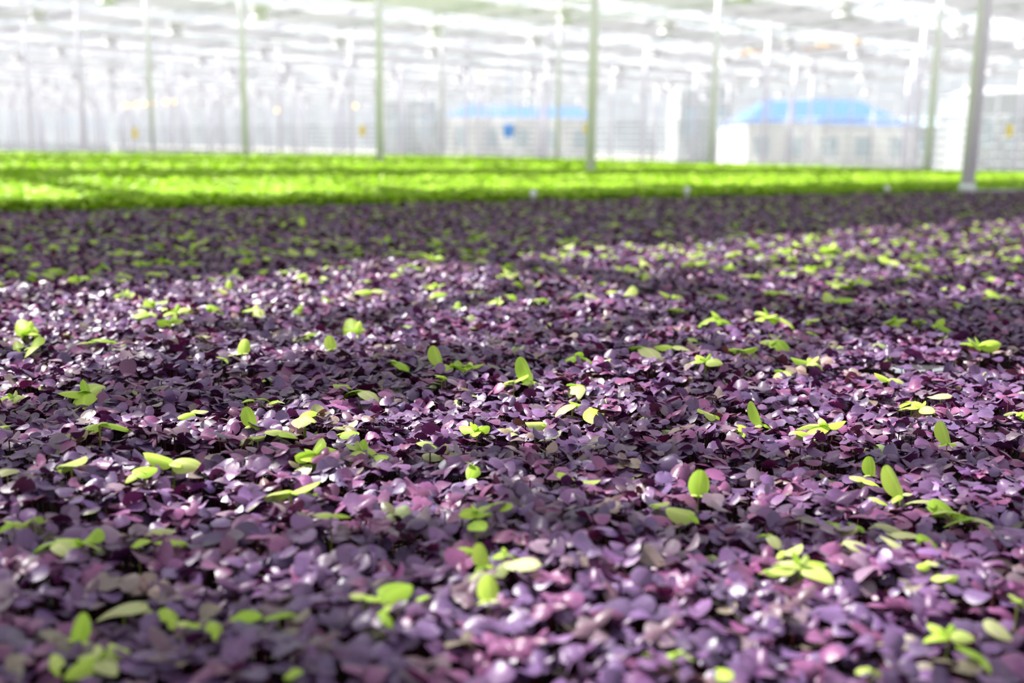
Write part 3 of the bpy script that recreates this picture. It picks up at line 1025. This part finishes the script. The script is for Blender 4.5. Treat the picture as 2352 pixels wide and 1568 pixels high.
def shades(x0, x1, y, z):
    """does its shadow reach the beds in view?"""
    for k in range(5):
        x = x0 + (x1 - x0) * k / 4
        s = (z - CANOPY) / SUN_DIR[2]
        X, Y = x - SUN_DIR[0] * s, y - SUN_DIR[1] * s
        v = np.array([X, Y]) - CAM[:2]
        zz_, rr_ = v @ F0[:2], v @ R0[:2]
        if .2 < zz_ < 26 and abs(rr_) < zz_ * .6 + 1: return True
    return False


for ri, X in enumerate(rows):
    if X + .5 > WALLX: continue
    for j in range(-1, 27):
        Y = Y00 + PITCHY * j
        x1 = X + BAY
        if not (vis_seg(X, x1, Y, EAVE - .3) or shades(X, x1, Y, EAVE - .3)): continue
        t = empty('roof_truss', (X, Y, 0))
        for pn, me in (('chords', top_me), ('web', web_me)):
            o = bpy.data.objects.new(pn, me); COL.objects.link(o); o.parent = t
            if x1 > WALLX: o.scale = ((WALLX - X) / BAY, 1, 1)
        dd = project((X + 3, Y, EAVE))[2]
        w = 'overhead near the front posts' if dd < 22 else ('high in the middle distance' if dd < 50 else 'lost in the bright far roof')
        tag(t, 'white lattice truss spanning between post rows, %s' % w, 'truss', 'roof trusses %s' % w)

# shade screens of white cloth, one per truss field, part drawn
for j in range(-2, 27):
    ya = 4.22 + PITCHY * j; yb = 6.44 + PITCHY * j
    xr = WALLX - .1; xl = x_start + .1
    n = int((xr - xl) / .25)
    V = []; Fc = []
    for side in range(9):
        y = ya + (yb - ya) * side / 8
        for i in range(n + 1):
            x = xl + (xr - xl) * i / n
            V.append((x, y, EAVE - .68 + .025 * math.sin(side * 2.4) - .02 * math.sin((x - ROW0) / BAY * PI * 8) ** 2))
    for a in range(8):
        for i in range(n):
            q = a * (n + 1) + i
            Fc.append((q, q + 1, q + n + 2, q + n + 1))
    me = bpy.data.meshes.new('shade_screen'); me.from_pydata(V, [], Fc); me.shade_smooth()
    o = mesh_object('shade_screen', me, M_SCREEN)
    tag(o, 'band of white shade cloth drawn part way under the roof trusses', 'shade cloth', 'white shade cloths under the roof')

# added sagging cloth rolls, shaped and slung to cast dark bands on the beds
for j in (0, 3, 6, 9, 13, 18):
    for seg_i in range(len(rows)):
        xa, xb = rows[seg_i] + .12, min(rows[seg_i] + BAY - .12, WALLX - .2)
        if xb - xa < 1: continue
        yc = 3.14 + PITCHY * j
        if not (vis_seg(xa, xb, yc, 3.9) or shades(xa, xb, yc, 3.9)): continue
        nn, sg = 48, 10
        V = []; Fc = []
        for i in range(nn + 1):
            u = i / nn; x = xa + (xb - xa) * u
            sag = -.035 * abs(math.sin(u * PI * 5)) + .01 * math.sin(u * 31)
            ry = (.14 if (seg_i == 1 and j == 0) else .065) + .020 * math.sin(u * 23 + j) + .014 * math.sin(u * 57 + seg_i * 2)
            rz_ = .05 + .012 * math.sin(u * 37)
            for k in range(sg):
                t = 2 * PI * k / sg
                V.append((x - xa, .03 * math.sin(u * 9 + seg_i) + ry * math.cos(t), sag + rz_ * math.sin(t)))
        for i in range(nn):
            for k in range(sg):
                q = (k + 1) % sg
                Fc.append((i * sg + k, i * sg + q, (i + 1) * sg + q, (i + 1) * sg + k))
        me = bpy.data.meshes.new('shadow_roll'); me.from_pydata(V, [], Fc); me.shade_smooth()
        o = mesh_object('added_shadow_roll', me, M_CLOTH, None, (xa, yc + (1.12 if seg_i == 0 else -.15 if seg_i == 1 else .6), EAVE - .72))
        o.rotation_euler = (0, 0, -.185)
        tag(o, 'added sagging roll of white cloth slung below the trusses to cast shadow', 'shade cloth', 'added shadow rolls')
# diagonal tubes added under the roof glass to cast slanting shadow bands
for (ax, ay, bx, by, rd, lab) in ((-3.0, 5.34, 4.2, -.06, .042, 'thicker diagonal white tube added below the roof to shade the near bed'),
                                  (-3.0, 4.87, 4.2, .12, .038, 'thinner diagonal white tube added for its shadow beside the thicker one')):
    b = MB(); b.tube((ax + .03, ay - .1, EAVE - .17), (bx + .03, by - .1, EAVE - .17), rd, seg=10)
    o = b.build('added_shadow_tube', M_WHITE); tag(o, lab, 'shadow tube')

# lamp rails and grow lamps
fix = []
b = MB(); b.box((-.15, -.11, 0), (.15, .11, .12)); b.tube((0, 0, .12), (0, 0, .30), .008, seg=6); m1 = b.mesh('housing'); m1.materials.append(M_WHITE); fix.append(('housing', m1))
b = MB(); b.lathe([(.05, -.01), (.12, -.05), (.19, -.13), (.185, -.13), (.11, -.045), (.04, 0)], seg=16); m2 = b.mesh('reflector'); m2.materials.append(M_WHITE); fix.append(('reflector', m2))
for ri, X in enumerate(rows):
    for off in (1.60, 5.65):
        x = X + off
        if x > WALLX - 1: continue
        b = MB(); b.bar((0, YS, 0), (0, YE, 0), .035, .06)
        o = b.build('lamp_rail', M_ALU, None, (x, 0, 3.86))
        tag(o, 'pale lamp rail hung below the trusses, running the length of the glasshouse', 'rail', 'lamp rails')
        for j in range(0, 26):
            y = Y00 - 1.40 + PITCHY * j
            if not (vis_point(x, y, 3.6, 60) or (j < 2 and shades(x, x, y, 3.6) and x < 6)): continue  # also adds unseen overhead lamps, placed so their shadow falls on the near bed
            t = empty('hanging_grow_lamp', (x, y, 3.53))
            for pn, me in fix:
                o = bpy.data.objects.new(pn, me); COL.objects.link(o); o.parent = t
            dd = project((x, y, 3.5))[2]
            w = 'hanging nearer' if dd < 35 else 'tiny with distance'
            tag(t, 'unlit white grow lamp on an overhead rail, %s' % w, 'lamp', 'unlit grow lamps %s' % w)

# the lit lamps
LIT = [(287, 243, 52, 'leftmost'), (300, 243.5, 50, 'second'), (315, 242, 48, 'third'), (331, 240, 46, 'fourth'), (349, 239, 44, 'fifth'),
       (381, 236, 42, 'sixth'), (398, 235, 40, 'seventh')]
glow = MB(); glow.lathe([(.001, -.14), (.08, -.135), (.165, -.118), (.001, -.115)], seg=20); glow_me = glow.mesh('bulb_glow'); glow_me.materials.append(M_LAMPGLOW)


def lit_lamp(px, py, d, lab, grp=None, s=1.0):
    P = at_depth(px, py, d)
    t = empty('hanging_lit_lamp', (P[0], P[1], P[2] + .1 * s)); t.scale = (s, s, s)
    v = CAM - P
    # hung from a swivel so the reflector opens to the side, towards the near end
    yaw = math.atan2(v[1], v[0])
    h = empty('lamp_head', (0, 0, 0)); h.parent = t
    h.rotation_euler = (0, -1.25, yaw)
    bpy.data.objects.remove(h)
    for pn, me in fix + [('bulb_glow', glow_me)]:
        if pn == 'housing':
            o = bpy.data.objects.new(pn, me); COL.objects.link(o); o.parent = t; continue
        o = bpy.data.objects.new(pn, me); COL.objects.link(o); o.parent = t
        o.rotation_euler = (0, -1.15, yaw)
    b = MB(); b.bar((0, 0, .3), (0, 0, (EAVE - .6 - t.location.z) / s), .02); b.build('hanger', M_ALU, t)
    tag(t, lab, 'lamp', grp)


for (px, py, d, w) in LIT:
    lit_lamp(px, py, d, '%s warm glowing lamp of the string of seven, left, counted from the left' % w, 'string of warm lamps', s=(d / 46.) * .62)
lit_lamp(638, 255, 45, 'single warm glowing lamp right of the fourth front post', s=.6)
lit_lamp(815, 245, 45, 'faint warm lamp just left of the third front post', s=.6)
lit_lamp(1103, 178, 38, 'bright yellowish lamp high in the centre background', s=.9)
lit_lamp(1541, 55, 24, 'warm lamp near the top edge between two posts, right of centre', s=.75)
lit_lamp(1783, 34, 24, 'bright warm lamp at the top edge, right', s=.8)

# yellow sticky cards hung from strings
for (px, py, d, w, h, lab) in ((832, 300, 26, .15, .26, 'yellow sticky card hanging left of the third front post'), (310, 306, 26, .13, .26, 'yellow sticky card hanging at the left between posts'),
                               (1345, 296, 26, .10, .24, 'yellow sticky card half hidden behind the second front post'), (2319, 300, 18, .11, .22, 'yellow sticky card at the right edge behind the nearest post')):
    P = at_depth(px, py, d)
    t = empty('hanging_sticky_card', tuple(P), math.atan2(F0[1], F0[0]) - PI / 2); tag(t, lab, 'sticky card')
    b = MB(); b.box((-w / 2, -.003, -h / 2), (w / 2, .003, h / 2)); b.build('card', M_YELLOW, t)
    b = MB(); b.tube((0, 0, h / 2), (0, 0, EAVE - .6 - P[2]), .003, seg=5); b.build('string', M_ALU, t)

# hanging rust coloured cable duct patches under the right part of the roof
for (pa, pb, d, lab) in (((1700, 124), (1770, 120), 30, 'short orange-tan duct under the roof right of the second-row post'), ((1850, 110), (1975, 100), 28, 'longer orange-tan duct under the roof, right background')):
    A = at_depth(*pa, d); B = at_depth(*pb, d * .93); B[2] = A[2]
    b = MB(); b.tube(tuple(A), tuple(B), .08, seg=10)
    for q in (A, B): b.tube((q[0], q[1], q[2]), (q[0], q[1], EAVE - .55), .008, seg=5)
    o = b.build('hanging_duct', M_ORANGE); tag(o, lab, 'duct')

# ------------------------------------------------------------------ walls
side = empty('wall_right', (WALLX, 0, 0)); side['kind'] = 'structure'
b = MB(); b.box((-.005, YS, .4), (.005, YE, EAVE)); b.build('wall_glass', M_WGLASS, side)
b = MB()
y = YS
while y < YE:
    big = abs(((y - YS) / 4) % 1) < .01
    w = .09 if big else .035
    b.box((-.04, y - w / 2, .4), (.03, y + w / 2, EAVE)); y += 1.0
for z in (.4, 2.55, 3.35, EAVE - .05): b.box((-.05, YS, z - .03), (.04, YE, z + .03))
b.build('wall_frame', M_WHITE, side)
b = MB(); b.box((-.08, YS, 0), (.08, YE, .4)); b.build('wall_plinth', M_WHITE, side)
back = empty('wall_back', (0, YE, 0)); back['kind'] = 'structure'
b = MB(); b.box((x_start, -.005, .9), (WALLX, .005, EAVE)); b.build('wall_glass', M_WGLASS, back)
b = MB(); b.box((x_start, -.05, 0), (WALLX, .05, .9)); b.build('wall_plinth', M_ALU, back)
b = MB(); x = ROW0
while x < WALLX:
    b.box((x - .06, -.06, .9), (x + .06, .04, EAVE)); x += BAY / 4
for z in (1.8, 2.7, 3.6, EAVE): b.box((x_start, -.05, z - .04), (WALLX, .04, z + .04))
b.build('wall_frame', M_ALU, back)
fl = MB(); fl.box((x_start - 2, -8, -.1), (WALLX + .1, YE + .1, 0)); f = fl.build('floor', M_FLOOR); f['kind'] = 'structure'
gr = MB(); gr.box((-60, -60, -.3), (260, 300, -.12)); g = gr.build('ground', M_GROUND); g['kind'] = 'structure'

# heating pipes along the far side wall
for k in range(7):
    b = MB(); b.tube((WALLX - .35, YS + 1, (.50 + .31 * k)), (WALLX - .35, YE - 1, .50 + .31 * k), .042, seg=8)
    for q in range(0, 110, 4): b.box((WALLX - .36, YS + 2 + q - .01, 0), (WALLX - .34, YS + 2 + q + .01, .5 + .31 * k))
    o = b.build('heating_pipe', M_PIPE)
    tag(o, '%s heating pipe of the stack along the far glass wall, counted from the floor' % ['first', 'second', 'third', 'fourth', 'fifth', 'sixth', 'seventh'][k],
        'pipe', 'heating pipes on the far wall')


# ------------------------------------------------------------------ outside
def house(px0, px1, y_eave, y_ridge, d, wallm, roofm, lab, depth=8, inset=.22, name='outbuilding', win=5, hip=True):
    A = at_depth(px0, y_eave, d); B = at_depth(px1, y_eave, d)
    zc_ = (A[2] + B[2]) / 2
    Rg = project((A + B) / 2)[2]
    zr = zc_ + (y_eave - y_ridge) / FPX * Rg
    c = (A + B) / 2; W = np.linalg.norm((B - A)[:2])
    ang = math.atan2((B - A)[1], (B - A)[0])
    t = empty(name, (c[0], c[1], -.1), ang); tag(t, lab, 'building')
    b = MB(); b.box((-W / 2 + .1, .1, -.1), (W / 2 - .1, depth - .1, zc_ + .1)); b.build('wall', wallm, t)
    b = MB(); h0, h1 = zc_ + .1, zr + .1; i_ = W * inset
    b.v += [(-W / 2, 0, h0), (W / 2, 0, h0), (W / 2, depth, h0), (-W / 2, depth, h0), (-W / 2 + i_, depth / 2, h1), (W / 2 - i_, depth / 2, h1)]
    b.f += [(0, 1, 5, 4), (1, 2, 5), (2, 3, 4, 5), (3, 0, 4), (3, 2, 1, 0)]
    b.build('roof', roofm, t)
    for k in range(win):
        x = -W / 2 + W * (k + .5) / win
        b = MB(); b.box((x - W / win * .22, .04, zc_ * .35), (x + W / win * .22, .13, zc_ * .75)); b.build('window', M_WIN, t)
    return t


house(1715, 2105, 285, 222, 62, M_CREAM, M_BLUE, 'pale building with a sky-blue hipped roof outside the glass, right', depth=9)
house(1025, 1370, 268, 240, 88, M_CREAM, M_BLUE, 'lower pale building with a thin blue roof outside the glass, centre', depth=8, inset=.1)
house(1560, 1690, 200, 180, 80, M_GREYWALL, M_GREYWALL, 'narrow grey block outside between the two blue roofs', depth=6, win=2)
house(2255, 2420, 215, 195, 58, M_GREYWALL, M_ALU, 'grey block outside at the far right edge', depth=6, win=3)
house(880, 1010, 225, 212, 95, M_GREYWALL, M_GREYWALL, 'small grey block outside left of the thin blue roof', depth=6, win=2)
house(2090, 2250, 290, 262, 75, M_GREYWALL, M_PALEBLUE, 'low grey shed outside beside the nearest post', depth=6, win=2)
# little blue bin
P = at_depth(1168, 300, 34)
b = MB(); b.v += [(-.11, -.1, -.22), (.11, -.1, -.22), (.11, .1, -.22), (-.11, .1, -.22), (-.14, -.13, .2), (.14, -.13, .2), (.14, .13, .2), (-.14, .13, .2)]
b.f += [(0, 3, 2, 1), (4, 5, 6, 7), (0, 1, 5, 4), (1, 2, 6, 5), (2, 3, 7, 6), (3, 0, 4, 7)]
b.tube((0, 0, .2), (0, 0, EAVE - .6 - P[2]), .01, seg=6)
o = b.build('hanging_bucket', M_BLUEDEEP, None, tuple(P)); tag(o, 'small blue bucket hanging in the centre background', 'bucket')

# ------------------------------------------------------------------ light
sun = bpy.data.lights.new('sun', 'SUN'); sun.energy = 11.5; sun.angle = math.radians(0.8); sun.color = (1.0, 0.965, 0.90)
so = bpy.data.objects.new('sun', sun); COL.objects.link(so)
so.rotation_euler = Vector(SUN_DIR).to_track_quat('Z', 'Y').to_euler()
w = bpy.data.worlds.new('sky'); SC.world = w; w.use_nodes = True
nt = w.node_tree; nt.nodes.clear()
out = nt.nodes.new('ShaderNodeOutputWorld'); bg = nt.nodes.new('ShaderNodeBackground')
tc = nt.nodes.new('ShaderNodeTexCoord'); sep = nt.nodes.new('ShaderNodeSeparateXYZ')
cr = nt.nodes.new('ShaderNodeValToRGB')
cr.color_ramp.elements[0].position = 0.0; cr.color_ramp.elements[0].color = (0.93, 0.965, 1.0, 1)
cr.color_ramp.elements[1].position = 0.6; cr.color_ramp.elements[1].color = (0.86, 0.93, 1.0, 1)
nt.links.new(tc.outputs['Generated'], sep.inputs[0]); nt.links.new(sep.outputs['Z'], cr.inputs[0])
nt.links.new(cr.outputs[0], bg.inputs[0]); bg.inputs[1].default_value = 0.95
nt.links.new(bg.outputs[0], out.inputs[0])

# ------------------------------------------------------------------ camera
cam = bpy.data.cameras.new('camera'); co = bpy.data.objects.new('camera', cam); COL.objects.link(co)
cam.sensor_width = 36.0; cam.lens = FPX / 2352 * 36.0
Mx = Matrix(((RV[0], UV[0], -D[0], CAM[0]), (RV[1], UV[1], -D[1], CAM[1]), (RV[2], UV[2], -D[2], CAM[2]), (0, 0, 0, 1)))
co.matrix_world = Mx
cam.clip_start = 0.02; cam.clip_end = 1000
cam.dof.use_dof = True; cam.dof.focus_distance = 1.03; cam.dof.aperture_fstop = 4.0
SC.camera = co

SC.view_settings.view_transform = 'Standard'; SC.view_settings.look = 'None'
SC.view_settings.gamma = 1.0; SC.view_settings.use_curve_mapping = False
SC.view_settings.exposure = 0.10
SC.cycles.use_denoising = True
SC.cycles.max_bounces = 8; SC.cycles.transparent_max_bounces = 20
SC.cycles.adaptive_threshold = 0.02
SC.cycles.diffuse_bounces = 4
SC.cycles.sample_clamp_indirect = 8.0
